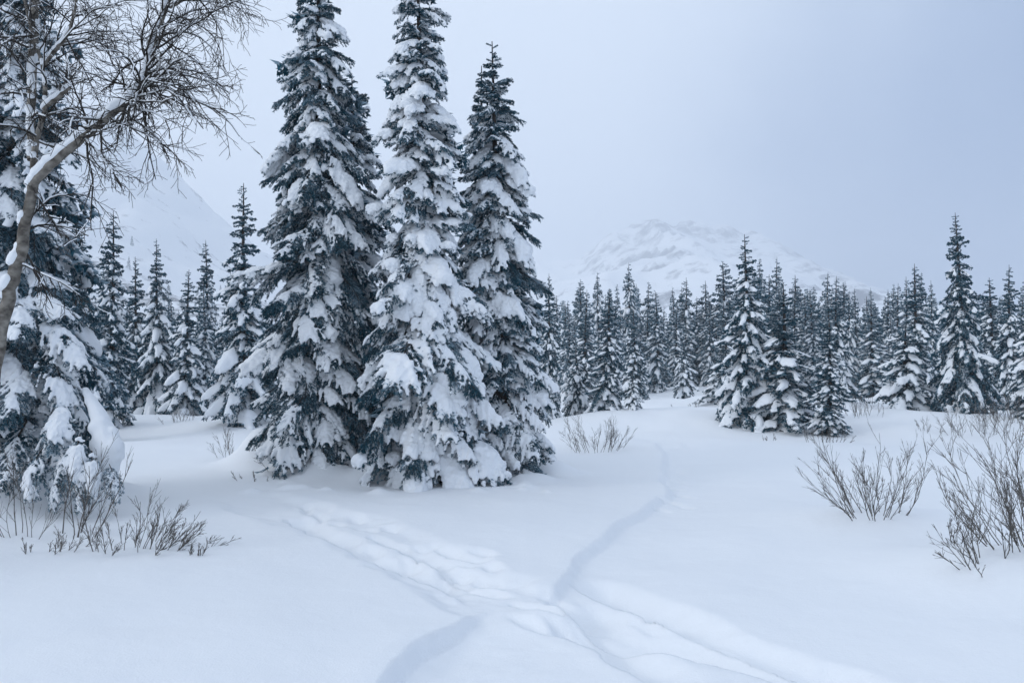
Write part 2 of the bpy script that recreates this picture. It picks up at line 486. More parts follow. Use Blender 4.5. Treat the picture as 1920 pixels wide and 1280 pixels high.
# ------------------------------------------------------------------ spruce boughs
def polyline_twigs(L, W, a0, droop, tip, g, lat_step, sub_step, sub_len, hang):
    """main stem, laterals and sub-laterals of one bough, growing along +X. Each twig: points, order, place on the stem."""
    n = 12
    s = np.linspace(0, 1, n)
    ang = R(a0) - R(droop) * s ** 0.9 + R(tip) * sstep(0.72, 1.0, s)
    wan = np.cumsum(g.normal(0, 0.05, n)) * 0.5
    d = np.stack([np.cos(ang) * np.cos(wan), np.cos(ang) * np.sin(wan), np.sin(ang)], -1)
    P = np.vstack([[0, 0, 0], np.cumsum(d[:-1] * L / (n - 1), 0)])
    tw = [(P, 0, 0.5)]
    k = 0.10
    while k < 0.985:
        for side in (-1, 1):
            ss = min(0.985, k + g.uniform(-0.02, 0.02))
            ln = W * min(1, (ss / 0.22)) ** 0.7 * (1 - ss) ** 0.62 * g.uniform(0.7, 1.25) + 0.05 * L
            f = ss * (n - 1); i = min(int(f), n - 2)
            o = P[i] + (P[i + 1] - P[i]) * (f - i)
            T = d[i]; B = np.array([-math.sin(wan[i]), math.cos(wan[i]), 0]); Nn = np.cross(T, B)
            th = R(g.uniform(38, 62)) * (1 - 0.35 * ss)
            dr = math.cos(th) * T + side * math.sin(th) * B - Nn * g.uniform(0.0, 0.30)
            q = np.linspace(0, 1, 5)[:, None]
            pts = o + q * ln * dr + q ** 2 * ln * (0.22 * T - np.array([0, 0, hang * g.uniform(0.5, 1.4)]))
            tw.append((pts, 1, ss))
            u = 0.22
            while u < 0.95 and sub_step:
                for sd in (-1, 1):
                    sl = max(0.028, sub_len * ln * (1.05 - u) * g.uniform(0.6, 1.2))
                    f2 = u * 4; i2 = min(int(f2), 3)
                    o2 = pts[i2] + (pts[i2 + 1] - pts[i2]) * (f2 - i2)
                    T2 = pts[i2 + 1] - pts[i2]; T2 = T2 / (np.linalg.norm(T2) + 1e-9)
                    B2 = np.cross(Nn, T2)
                    d2 = 0.72 * T2 + sd * 0.62 * B2 - Nn * g.uniform(-0.55, 0.35)
                    q2 = np.linspace(0, 1, 3)[:, None]
                    tw.append((o2 + q2 * sl * d2 - q2 ** 2 * np.array([0, 0, sl * hang]), 2, ss))
                u += sub_step / max(ln, 0.05)
        k += lat_step / L
    return tw

def needles(tw, g, per_m, nl, w):
    A, D = [], []
    for pts, order, ss in tw:
        seg = pts[1:] - pts[:-1]; ln = np.linalg.norm(seg, axis=1)
        m = max(2, int(ln.sum() * per_m))
        if order == 0: m = int(m * 0.6)
        cum = np.concatenate([[0], np.cumsum(ln)])
        t = g.uniform(0.25 if order == 0 else 0, 1, m) * cum[-1]
        i = np.clip(np.searchsorted(cum, t) - 1, 0, len(seg) - 1)
        A.append(pts[i] + seg[i] * ((t - cum[i]) / (ln[i] + 1e-9))[:, None]); D.append(seg[i] / (ln[i][:, None] + 1e-9))
        # the tip bud
        A.append(np.repeat(pts[-1:], 4, 0)); D.append(np.repeat(seg[-1:] / (ln[-1] + 1e-9), 4, 0))
    A, D = np.concatenate(A), np.concatenate(D)
    n = len(A)
    rd = g.normal(0, 1, (n, 3)); rd -= (rd * D).sum(1, keepdims=True) * D
    rd /= np.linalg.norm(rd, axis=1, keepdims=True) + 1e-9
    dr = 0.72 * D + 0.70 * rd
    pp = np.cross(dr, g.normal(0, 1, (n, 3))); pp /= np.linalg.norm(pp, axis=1, keepdims=True) + 1e-9
    l = nl * g.uniform(0.7, 1.2, n)[:, None]
    V = np.stack([A - pp * w / 2, A + pp * w / 2, A + dr * l], 1).reshape(-1, 3)
    F = np.arange(3 * n).reshape(-1, 3)
    pn = vnoise(A[:, 0] * 9, A[:, 1] * 9 + A[:, 2] * 5, 91) + 0.5
    fr0 = 0.44 if w < 0.015 else (0.46 if w < 0.04 else 0.24)
    fr = np.clip((rd[:, 2] * 0.55 + pn * 0.9 - fr0) * 1.15, 0, 0.78)
    return V, F, fr

def wood(tw, r0, sides=4):
    a = Acc()
    for pts, order, ss in tw:
        if order == 2: continue
        r = r0 * (1 if order == 0 else 0.35)
        V, F = tube(pts, np.linspace(r, r * 0.3, len(pts)), sides)
        a.add(V, F)
    return np.concatenate(a.V), np.concatenate(a.F[4])

def snow_cloud(tw, g, heavy, keep, step, rmin, rmax, seed):
    cen, rad = [], []
    for pts, order, ss in tw:
        ln = np.linalg.norm(pts[-1] - pts[0])
        m = max(2, int(ln / step))
        q = np.linspace(0.12 if order else 0.25, 1.0, m)
        f = q * (len(pts) - 1); i = np.minimum(f.astype(int), len(pts) - 2)
        p = pts[i] + (pts[i + 1] - pts[i]) * (f - i)[:, None]
        lump = fbm(p[:, 0] * 4.5 + seed * 7.3, p[:, 1] * 4.5 + p[:, 2] * 2.5, 100 + seed, 2) + 0.5
        ed = (1 - q ** 3) if order else np.ones(m)
        if order == 0: ed = 1 - np.clip((q - 0.8) / 0.2, 0, 1) * 0.6
        if order == 2: ed = ed * 0.6
        r = rmin * g.uniform(0.75, 1.25, m) + heavy * rmax * sstep(0.28, 0.75, lump) * (0.25 + 0.75 * ed) * g.uniform(0.7, 1.15, m)
        k = (g.uniform(0, 1, m) < keep * (0.55 if order == 2 else 1)) & (lump > (0.16 if heavy < 0.1 else 0.30 - 0.4 * heavy))
        cen.append(p[k]); rad.append(r[k])
    cen, rad = np.concatenate(cen), np.concatenate(rad)
    cen = cen + np.array([0.06, 0, 0.46]) * rad[:, None]
    return cen, rad

# class: length, half width, start angle, droop, tip curl
CLASSES = {'short': (0.36, 0.15, 20, 36, 14), 'mid': (0.70, 0.25, -4, 46, 22), 'long': (1.15, 0.37, -18, 44, 22)}
SNOWS = {'light': (0.08, 0.92), 'medium': (0.40, 0.88), 'heavy': (1.0, 0.92)}
LOD = {  # lateral step, sub step, sub length, needles per metre, needle length, needle width, voxel, snow step, snow rmin, snow rmax, variants, snow kinds
    'near': (0.066, 0.062, 0.46, 360, 0.031, 0.0085, 0.0130, 0.026, 0.0120, 0.072, 5),
    'middle': (0.10, 0.14, 0.40, 35, 0.064, 0.034, 0.051, 0.05, 0.023, 0.052, 3),
    'far': (0.15, 0, 0, 29, 0.105, 0.060, 0.074, 0.065, 0.044, 0.060, 3)}
BOUGH = {}
def make_boughs(lod):
    ls, subs, subl, pm, nl, w, vox, sst, rmin, rmax, nvar = LOD[lod]
    for ci, (cls, (L, W, a0, dr, tip)) in enumerate(CLASSES.items()):
        k = {'short': 0.75, 'mid': 1, 'long': 1.1}[cls]
        for v in range(nvar):
            g = np.random.default_rng(1000 * ci + 10 * v + len(lod))
            tw = polyline_twigs(L, W, a0 + g.uniform(-5, 5), dr + g.uniform(-6, 6), tip, g, ls * k, subs * k, subl, 0.42)
            NV, NF, fr = needles(tw, g, pm, nl, w)
            WV, WF = wood(tw, 0.009 * L / 0.7, 4 if lod == 'near' else 3)
            snows = {}
            for si, (sn, (hv, keep)) in enumerate(SNOWS.items()):
                cen, rad = snow_cloud(tw, g, hv * (0.6 if cls == 'short' else 1), keep, sst, rmin * (0.8 if cls == 'short' else 1), rmax, v * 3 + si + ci * 20)
                V, F = blobs(cen, rad, (1.08, 1.08, 0.66))
                snows[sn] = fuse('snow_pad', V, F, vox * (0.8 if cls == 'short' else 1), M_snow, 2, 0.018 if lod == 'near' else 0.0)
            BOUGH[lod, cls, v] = dict(L=L, reach=float(max(p[:, 0].max() for p, o, s in tw)), NV=NV, NF=NF, fr=fr, WV=WV, WF=WF, snows=snows)
            if lod == 'near':
                V = np.vstack([NV, WV])
                BOUGH[lod, cls, v]['mesh'] = mesh_of('bough', V, [NF, WF + len(NV)], [M_needle, M_bark], smooth=False,
                    mat_idx=np.concatenate([np.zeros(len(NF)), np.ones(len(WF))]), frost=np.concatenate([fr, np.zeros(len(WF))]))
            else:
                BOUGH[lod, cls, v]['snow_arrays'] = {k2: arrays(m2) for k2, m2 in snows.items()}

def layout(H, prof, g, lod, spacing, per, start=0.25, snowy=0.5, ragged=0.34, slim=1.0):
    """where each bough of a spruce goes: class, variant, snow, matrix."""
    out = []
    z = start; az = g.uniform(0, 6.28)
    pt, pr = np.array([p[0] for p in prof]), np.array([p[1] for p in prof])
    nvar = LOD[lod][-1]
    while z < H - 0.10:
        t = z / H
        r0 = float(np.interp(t, pt, pr))
        n = max(3, int(round(per * (0.75 + 0.4 * (r0 / pr.max())))))
        for k in range(n):
            az += 2 * math.pi / n + g.uniform(-0.25, 0.25)
            r = r0 * g.uniform(1 - ragged, 1 + ragged * 0.55)
            cls = 'short' if r < 0.40 else ('mid' if r < 0.78 else 'long')
            v = int(g.integers(nvar))
            b = BOUGH[lod, cls, v]
            s = max(0.28, r / b['reach'])
            u = g.uniform()
            sn = 'heavy' if u < snowy * (0.6 if cls != 'short' else 0.12) else ('medium' if u < snowy + 0.46 else ('light' if u < 0.90 else None))
            pitch = R(g.normal(0, 11)) - R(14) * sstep(0.85, 1.0, t) + R(8) * (1 - t)
            M = Matrix.Translation((0, 0, z + g.uniform(-0.11, 0.11))) @ Matrix.Rotation(az, 4, 'Z') @ Matrix.Rotation(pitch, 4, 'Y') @ Matrix.Rotation(R(g.normal(0, 13)), 4, 'X') @ Matrix.Diagonal((s, s * slim * g.uniform(0.85, 1.2), s, 1))
            out.append((cls, v, sn, M))
        az += 0.7
        z += spacing * (1.0 - 0.45 * t) * g.uniform(0.85, 1.15)
    return out

def trunk_mesh(H, r0, bend=0.0, sides=9):
    z = np.linspace(-0.35, H, 14)
    t = np.clip(z / H, 0, 1)
    P = np.stack([bend * np.sin(t * 3) * 0.05, bend * np.cos(t * 2.3) * 0.04, z], -1)
    V, F = tube(P, r0 * (1 - t) ** 0.85 + 0.007, sides)
    return mesh_of('trunk', V, F, M_bark)

def near_spruce(name, label, base, H, prof, seed, group=None, lean=(0, 0), snowy=0.5, spacing=0.19, per=7, extra=(), start=0.2, r0=0.10):
    g = np.random.default_rng(seed)
    t = thing(name, label, 'spruce tree', base, 0, group)
    t.rotation_euler = (lean[1], lean[0], 0)
    link('trunk', trunk_mesh(H, r0), t)
    back = []; nb = 0
    for cls, v, sn, M in layout(H, prof, g, 'near', spacing, per, start, snowy) + list(extra):
        if (M @ Vector((1, 0, 0)) - M.translation).normalized().y > 0.50:
            nb += 1
            if nb % 2: back.append((cls, v % LOD['far'][-1], sn, M @ Matrix.Diagonal((1.05, 1.5, 1.0, 1))))
            continue       # the boughs on the far side of the trunk
        b = BOUGH['near', cls, v]
        o = link('bough', b['mesh'], t); o.matrix_local = M
        if sn:
            q = link('snow_pad', b['snows'][sn], o)
            if sn != 'heavy': q['kind'] = 'stuff'     # loose dabs of snow, too small to pick apart
    cr, sw = joined(back, 'far')
    o = link('crown', cr, t); o['kind'] = 'stuff'
    o = link('snow', sw, t); o['kind'] = 'stuff'
    print('boughs', len([c for c in t.children if c.name.startswith('bough')]), len(back))
    return t

def joined(rows, lod):
    """the boughs of a list joined into one crown and one load of snow."""
    NV, NF, fr, SV, SF, WQ = [], [], [], [], [], []
    nv = ns = 0
    for cls, v, sn, M in rows:
        b = BOUGH[lod, cls, v]
        A = np.array(M)
        NV.append(b['NV'] @ A[:3, :3].T + A[:3, 3]); NF.append(b['NF'] + nv); fr.append(b['fr']); nv += len(b['NV'])
        NV.append(b['WV'] @ A[:3, :3].T + A[:3, 3]); WQ.append(b['WF'] + nv); nv += len(b['WV'])
        if sn:
            V, F = b['snow_arrays'][sn]
            SV.append(V @ A[:3, :3].T + A[:3, 3]); SF.append(F + ns); ns += len(V)
    NF, WQ = np.concatenate(NF), np.concatenate(WQ)
    crown = mesh_of('crown', np.concatenate(NV), [NF, WQ], [M_needle, M_bark], smooth=False,
                    mat_idx=np.concatenate([np.zeros(len(NF)), np.ones(len(WQ))]), frost=np.concatenate(fr + [np.zeros(len(WQ))]))
    return crown, mesh_of('snow', np.concatenate(SV), np.concatenate(SF), M_snow)

def spruce_kind(lod, H, prof, seed, snowy, spacing, per, start=0.15):
    """trunk, crown and snow meshes of a spruce that stands farther off."""
    g = np.random.default_rng(seed)
    crown, snow = joined(layout(H, prof, g, lod, spacing, per, start, snowy, 0.42, 0.8), lod)
    return dict(H=H, R=max(p[1] for p in prof), trunk=trunk_mesh(H, 0.09, 1.0, 7), crown=crown, snow=snow)

def plant_spruce(kind, base, H, wid, label, group, rz, name='spruce_tree'):
    """a spruce of one of the kinds, H metres tall, wid metres from trunk to bough tips."""
    t = thing(name, label, 'spruce tree', base, rz, group)
    sz = H / kind['H']; sx = wid / kind['R']
    t.rotation_euler = (rnd.gauss(0, 0.022), rnd.gauss(0, 0.022), rz)
    sx *= rnd.uniform(0.9, 1.12)
    t.scale = (sx, sx * rnd.uniform(0.92, 1.08), sz)
    link('trunk', kind['trunk'], t)
    o = link('crown', kind['crown'], t); o['kind'] = 'stuff'
    o = link('snow', kind['snow'], t); o['kind'] = 'stuff'
    return t

make_boughs('near'); make_boughs('middle'); make_boughs('far')
# ------------------------------------------------------------------ the three spruces of the clump and those close to them
def prof_px(H, Y, v_base, rows):
    """crown radius along the height from half widths in pixels at rows v."""
    k = Y / FPX
    return sorted([((v_base - v) * k / H, w * 1.06 * k) for v, w in rows] + [(1.0, 0.03)])

def on_ground(u, Y, dz=0.0):
    p = at(u, 700, Y)
    return (p[0], Y, float(ground_h(p[0], Y)) + dz)

def hero(name, label, u_base, v_base, u_top, v_top, Y, rows, seed, **k):
    H = (v_base - v_top) * Y / FPX
    lean = math.atan2((u_top - u_base), (v_base - v_top))
    p = at(u_base, v_base, Y)
    b = (p[0], Y, min(p[2], float(ground_h(p[0], Y))))
    return near_spruce(name, label, b, H, prof_px(H, Y, v_base, rows), seed, lean=(lean, 0), **k)

GRP = 'tall snow-laden spruces of the clump'
hero('spruce_tree', 'tall spruce furthest left in the clump, dark gap low on its right side', 600, 872, 588, -190, 12.6,
     [(872, 85), (800, 105), (700, 132), (600, 122), (450, 104), (300, 88), (200, 74), (100, 64), (0, 50), (-90, 25)], 11, group=GRP, snowy=0.15)
hero('spruce_tree', 'tall central spruce of the clump with the broadest snow pads down to the ground', 802, 898, 778, -130, 11.5,
     [(898, 100), (800, 128), (650, 128), (520, 106), (420, 90), (270, 76), (130, 62), (0, 46), (-70, 22)], 12, group=GRP, snowy=0.54)
hero('spruce_tree', 'spruce at the clump\'s open side, its thin leader the highest tip fully in view', 945, 885, 922, 62, 12.4,
     [(885, 62), (800, 85), (700, 98), (600, 86), (450, 78), (300, 64), (200, 48), (130, 24), (95, 12)], 13, group=GRP, snowy=0.32)
hero('spruce_tree', 'slender spruce tucked behind the leftmost clump spruce, its tip on that tree\'s shoulder', 668, 850, 655, 112, 13.6,
     [(850, 60), (700, 80), (500, 76), (350, 66), (250, 52), (180, 34), (140, 16)], 14, group=GRP, snowy=0.25, per=6)
hero('spruce_tree', 'thin spire just behind the clump spruce with the bare leader, second tip beside it', 900, 850, 902, 84, 13.2,
     [(850, 50), (600, 50), (400, 45), (250, 32), (170, 20), (120, 10)], 15, group=GRP, snowy=0.35, per=5)
# ------------------------------------------------------------------ the big spruce at the left edge
def prof_w(H, Y, vb, rows): return prof_px(H, Y, vb, rows)
def placed_bough(t, cls, v, sn, P, az, pitch, roll=0.0, s=1.0, sy=1.0):
    """a bough set at the world point P, pointing along the heading az (0 = +X), tipped down by pitch."""
    M = Matrix.Translation(Vector(P)) @ Matrix.Rotation(R(az), 4, 'Z') @ Matrix.Rotation(R(pitch), 4, 'Y') @ Matrix.Rotation(R(roll), 4, 'X') @ Matrix.Diagonal((s, s * sy, s, 1))
    b = BOUGH['near', cls, v]
    o = link('bough', b['mesh'], t)
    o.matrix_local = t.matrix_basis.inverted() @ M
    if sn:
        q = link('snow_pad', b['snows'][sn], o)
        if sn != 'heavy': q['kind'] = 'stuff'
    return o

left_spruce = hero('spruce_tree', 'big dark spruce at the left edge, pillows of snow bending its low boughs', 20, 955, 10, -240, 9.8,
     [(955, 60), (900, 100), (800, 125), (700, 150), (600, 150), (400, 125), (200, 92), (0, 72), (-120, 40)], 16, snowy=0.25, r0=0.13)
bpy.context.view_layer.update()

def big_pillow(t, path, radii, needles_at, name='snow_pad'):
    """a bough bent to the ground under one great pillow of snow; path in world points."""
    P = np.array(path, float); g = np.random.default_rng(int(abs(P[0, 0]) * 1000))
    q = np.linspace(0, len(P) - 1, 26); i = np.minimum(q.astype(int), len(P) - 2); f = (q - i)[:, None]
    c = P[i] + (P[i + 1] - P[i]) * f; r = np.interp(q, range(len(P)), radii)
    cen = [c]; rad = [r]
    for k in range(3):
        cen.append(c + g.normal(0, 0.24, c.shape) * r[:, None] * [1, 1, 0.8]); rad.append(r * g.uniform(0.45, 0.75, len(r)))
    V, F = blobs(np.concatenate(cen), np.concatenate(rad), (1, 1, 0.95))
    Wd = Vector(P[0])
    inv = np.array((t.matrix_basis.inverted()))
    V = V @ inv[:3, :3].T + inv[:3, 3]
    me = fuse('snow_pad', V, F, 0.022, M_snow, 9)
    W = P + [0, 0, -0.02]; W = W @ inv[:3, :3].T + inv[:3, 3]
    a = Acc(); a.add(*tube(W, np.linspace(0.03, 0.012, len(W)), 6))
    o = link('bough', a.mesh('bough', M_bark), t)
    link('snow_pad', me, o)
    for u, v, Y, az, pitch, s, sn in needles_at:
        placed_bough(t, 'mid', int(g.integers(4)), sn, at(u, v, Y), az, pitch, 0, s)

big_pillow(left_spruce, [at(160, 730, 9.15), at(186, 780, 9.0), at(204, 840, 8.9), at(196, 892, 8.9)], [0.05, 0.11, 0.18, 0.14],
           [(120, 760, 8.95, -80, 30, 0.9, 'medium'), (150, 815, 8.75, -75, 38, 0.8, 'medium'), (172, 845, 8.7, -60, 42, 0.75, 'medium'), (130, 840, 8.8, -110, 45, 0.8, 'light'),
            (110, 875, 8.8, -95, 45, 0.65, 'light'), (160, 880, 8.7, -85, 45, 0.65, 'light'), (205, 870, 8.7, -40, 48, 0.6, 'light'), (80, 840, 8.8, -100, 38, 0.8, 'medium')])
for u, v, Y, az, p, s, sn in [(40, 560, 9.4, -60, -8, 1.1, 'medium'), (70, 585, 9.4, -25, 2, 1.15, 'medium'), (85, 640, 9.3, -40, 8, 1.1, 'medium'), (10, 620, 9.3, -90, 0, 1.1, 'medium'), (50, 690, 9.2, -75, 6, 1.0, 'medium'),
                              (90, 700, 9.3, -20, 12, 1.1, 'medium'), (50, 790, 9.2, -80, 14, 1.0, 'light'), (10, 740, 9.2, -85, 5, 1.0, 'medium'), (95, 770, 9.2, -45, 14, 0.95, 'medium')]:
    placed_bough(left_spruce, 'long', rnd.randrange(4), sn, at(u, v, Y), az, p, 0, s * 0.8)

# ------------------------------------------------------------------ spruces farther off
P_SLIM = [(0, 0.75), (0.06, 0.95), (0.2, 0.92), (0.4, 0.72), (0.6, 0.52), (0.8, 0.30), (0.93, 0.13), (1, 0.03)]
P_BROAD = [(0, 1.05), (0.08, 1.25), (0.25, 1.1), (0.45, 0.8), (0.65, 0.55), (0.82, 0.33), (0.94, 0.13), (1, 0.03)]
P_SPIRE = [(0, 0.6), (0.1, 0.75), (0.3, 0.68), (0.55, 0.5), (0.75, 0.36), (0.9, 0.2), (1, 0.03)]
MID = [spruce_kind('middle', 5.8, P_SLIM, 31, 0.40, 0.25, 6), spruce_kind('middle', 6.0, P_BROAD, 32, 0.55, 0.25, 6), spruce_kind('middle', 6.2, P_SPIRE, 33, 0.30, 0.26, 6),
       spruce_kind('middle', 6.2, P_BROAD, 34, 0.10, 0.23, 6), spruce_kind('middle', 4.2, P_BROAD, 35, 0.8, 0.25, 6), spruce_kind('middle', 6.0, P_SLIM, 36, 0.6, 0.25, 6)]
FAR = [spruce_kind('far', 6.0, p, 40 + i, s, 0.27, n) for i, (p, s, n) in enumerate([(P_SLIM, 0.35, 6), (P_SPIRE, 0.30, 6), (P_SLIM, 0.5, 6), (P_BROAD, 0.45, 7), (P_SPIRE, 0.45, 5), (P_SLIM, 0.22, 6), (P_BROAD, 0.7, 6)])]

TAKEN = []
def spruce_at(u, v_top, Y, hw, kinds, ki, label, group=None, name='spruce_tree'):
    p = on_ground(u, Y, -0.05)
    H = at(u, v_top, Y)[2] - p[2]
    TAKEN.append((p[0], p[1], hw * Y / FPX))
    return plant_spruce(kinds[ki], p, H, hw * Y / FPX, label, group, rnd.uniform(0, 6.28), name)

def Yb(v): return CAM_Z * FPX / (v - 676)

for a in [
    (205, 395, Yb(790), 52, 2, 'tall narrow spruce just right of the big left-edge spruce, snowy boughs at its foot'),
    (255, 482, 27, 40, 0, 'spruce half hidden between the tall narrow spruce and the paired tips at the left thicket'),
    (302, 450, Yb(768), 60, 1, 'broad spruce in the middle of the left thicket with dark foot beside the snowy path'),
    (348, 505, Yb(772), 46, 5, 'shorter snow-caked spruce at the right foot of the broad thicket spruce'),
    (392, 450, 33, 36, 2, 'thin dark spire standing against the left hillside'),
    (428, 512, 30, 38, 0, 'spruce between the thin dark spire and the clump\'s left neighbour'),
    (460, 345, 21, 76, 5, 'tall airy spruce directly left of the big clump, its tip against the sky'),
    (150, 400, 19, 75, 3, 'dark spruce wedged behind the right side of the left-edge spruce'),
    (1028, 514, Yb(775), 40, 0, 'spruce right beside the clump with a double tip against the mountain foot'),
    (1082, 640, Yb(772), 40, 4, 'small snow-caked spruce standing low between two slim ones, right of the clump'),
    (1136, 540, Yb(776), 46, 0, 'slim spruce above the bare shrub, its tip highest between clump and open snow'),
    (1096, 582, 36, 30, 2, 'thin spruce behind the small snow-caked one, right of the clump'),
    (1186, 690, Yb(778), 24, 4, 'tiny young spruce alone at the left end of the open snow gap'),
    (1190, 575, 35, 34, 0, 'slim spruce standing behind the tiny young spruce'),
    (1282, 640, 38, 36, 4, 'low round snow-crusted spruce at the middle of the treeline\'s front edge'),
    (1402, 440, Yb(790), 76, 1, 'large spruce with thick snow clumps standing forward of the mountain\'s right flank'),
    (1472, 528, Yb(793), 66, 5, 'snow-draped spruce leaning its boughs against the right of the large forward spruce'),
    (1358, 600, 30, 40, 5, 'spruce half covered by the left side of the large forward spruce'),
    (1552, 590, Yb(800), 44, 2, 'narrow dark-footed spruce standing alone in front of brush, right of the large spruce pair'),
    (1568, 518, 33, 42, 0, 'ragged-topped spruce behind the narrow dark-footed one'),
    (1700, 600, Yb(778), 72, 4, 'squat spruce crusted all over with snow, left of the tallest dark spruce'),
    (1718, 494, 31, 46, 0, 'tall spruce rising behind the squat snow-crusted one'),
    (1806, 398, Yb(783), 72, 3, 'tallest dark spruce of the right side with bare dark foot'),
    (1862, 520, 34, 40, 2, 'slim spruce just right of the tallest dark spruce'),
    (1896, 496, 31, 46, 0, 'spruce near the right edge with tip below the dark cloud'),
    (1935, 545, Yb(795), 50, 5, 'snowy spruce cut by the right edge of the picture'),
]:
    spruce_at(*a[:4], MID, a[4], a[5])

LOOKS = ['slim snow-dusted spruce', 'narrow dark spire of a spruce', 'slim snowy spruce', 'broad snowy spruce', 'thin snow-specked spruce', 'slim dark spruce', 'broad snow-crusted spruce']
def zone(u):
    if u < 1195: return 'near the clump'
    if u < 1375: return 'behind the open snow gap'
    if u < 1500: return 'behind the large forward spruce'
    if u < 1640: return 'behind the narrow dark-footed spruce'
    if u < 1760: return 'behind the squat snow-crusted spruce'
    return 'around the tallest dark spruce'

def scatter(n, box, where, hrange, seed, cond=lambda u, v: True, gap=0.8, size=''):
    """n spruces over a stretch of ground, each one an individual; alike ones share label and group."""
    g = random.Random(seed); done = tries = 0
    u0, u1, Y0, Y1 = box
    while done < n and tries < 6000:
        tries += 1
        u = g.uniform(u0, u1); Y = Y0 * (Y1 / Y0) ** g.random()
        x = (u - 960) / FPX * Y
        if not cond(u, Y): continue
        H = g.uniform(*hrange)
        hw = H * g.uniform(0.13, 0.19)
        if any((x - a) ** 2 + (Y - b) ** 2 < (gap * (hw + c)) ** 2 for a, b, c in TAKEN): continue
        TAKEN.append((x, Y, hw))
        p = on_ground(u, Y, -0.05)
        if size == 'tiny':
            hw *= 1.5
            p = (p[0], p[1], float(left_slope(np.array([[p[0]]]), np.array([[Y]]))[0, 0]) - 0.2)
        ki = g.randrange(len(FAR))
        lab = (size + ' ' if size else '') + LOOKS[ki] + ' ' + (where if '%' not in where else where % zone(u))
        plant_spruce(FAR[ki], p, H, hw, lab, lab + ', alike', g.uniform(0, 6.28))
        done += 1
    return done

scatter(62, (-60, 490, 26, 62), 'in the thicket below the left hillside', (3.6, 5.8), 5, lambda u, Y: not (240 < u < 440 and Y > 54) and not (225 < u < 330 and Y < 33), 0.5)
scatter(62, (1000, 2000, 38, 54), 'in the front rows %s', (4.2, 6.4), 6, lambda u, Y: not (1190 < u < 1360 and Y < 46), 0.5)
scatter(84, (1000, 2000, 54, 85), 'deep in the wood %s', (5.0, 9.2), 7, gap=0.46)
scatter(72, (1000, 2000, 85, 150), 'at the hazy back %s', (7.0, 12.5), 8, gap=0.5, size='far')
scatter(30, (200, 500, 200, 520), 'on the open slope of the left hill', (3.0, 8.0), 9, size='tiny')

def wood_mass(name, label, boxes, seed):
    """the crowd of far spruces nobody could count, one mass: ragged whorls of drooping needles and dabs of snow."""
    g = np.random.default_rng(seed)
    NV, SV = [], []
    OCT = np.array([[1, 0, 0], [0, 1, 0], [-1, 0, 0], [0, -1, 0], [0, 0, 1], [0, 0, -1.0]])
    OF = np.array([[0, 1, 4], [1, 2, 4], [2, 3, 4], [3, 0, 4], [1, 0, 5], [2, 1, 5], [3, 2, 5], [0, 3, 5]])
    for n, (u0, u1, Y0, Y1), hr in boxes:
        for k in range(n):
            u = g.uniform(u0, u1); Y = g.uniform(Y0, Y1); x = (u - 960) / FPX * Y
            z0 = float(ground_h(x, Y)); H = g.uniform(*hr); Rm = H * g.uniform(0.13, 0.18)
            z = 0.2
            while z < H - 0.1:
                r = Rm * (1 - z / H) ** 0.8 + 0.04
                m = 6 if z < H * 0.6 else 4
                for q in range(m):
                    a = g.uniform(0, 6.28); rr = r * g.uniform(0.6, 1.15)
                    d = np.array([math.cos(a), math.sin(a), 0]); sd = np.array([-d[1], d[0], 0])
                    o = np.array([x, Y, z0 + z + g.uniform(-0.1, 0.1)])
                    tip = o + d * rr - [0, 0, rr * 0.45]
                    w = 0.10 + rr * 0.34
                    for e in (-1, 0, 1):
                        b = o + d * rr * 0.35 + sd * e * w * 0.55
                        t2 = tip + sd * e * w * 1.1 - [0, 0, g.uniform(0, 0.10)] - d * abs(e) * rr * 0.25
                        NV.append(np.array([b - sd * w * 0.35 + [0, 0, 0.06], b + sd * w * 0.35 - [0, 0, 0.04], t2]))
                    if g.uniform() < 0.72:
                        c = o + d * rr * g.uniform(0.5, 0.95) - [0, 0, rr * 0.34 - 0.05]
                        SV.append(c + OCT * np.array([1, 1, 0.55]) * (0.05 + rr * g.uniform(0.14, 0.30)))
                z += g.uniform(0.20, 0.30) * (1.1 - 0.5 * z / H)
    nv = np.concatenate(NV); sv = np.concatenate(SV)
    F = np.vstack([np.arange(len(nv)).reshape(-1, 3), (OF[None] + (np.arange(len(SV)) * 6)[:, None, None]).reshape(-1, 3) + len(nv)])
    nF = len(nv) // 3
    me = mesh_of(name, np.vstack([nv, sv]), F, [M_needle, M_snow], smooth=False, mat_idx=np.concatenate([np.zeros(nF), np.ones(len(F) - nF)]),
                 frost=np.concatenate([g.uniform(0.0, 0.5, nF), np.zeros(len(F) - nF)]))
    o = link(name, me, kind='stuff'); o['label'] = label; o['category'] = 'wood'
wood_mass('distant_wood', 'crowd of far snowy spruces filling the gaps behind the wood\'s front rows', [(170, (1000, 2000, 58, 110), (4.6, 7.6)), (45, (-80, 500, 48, 75), (3.8, 5.4))], 5)

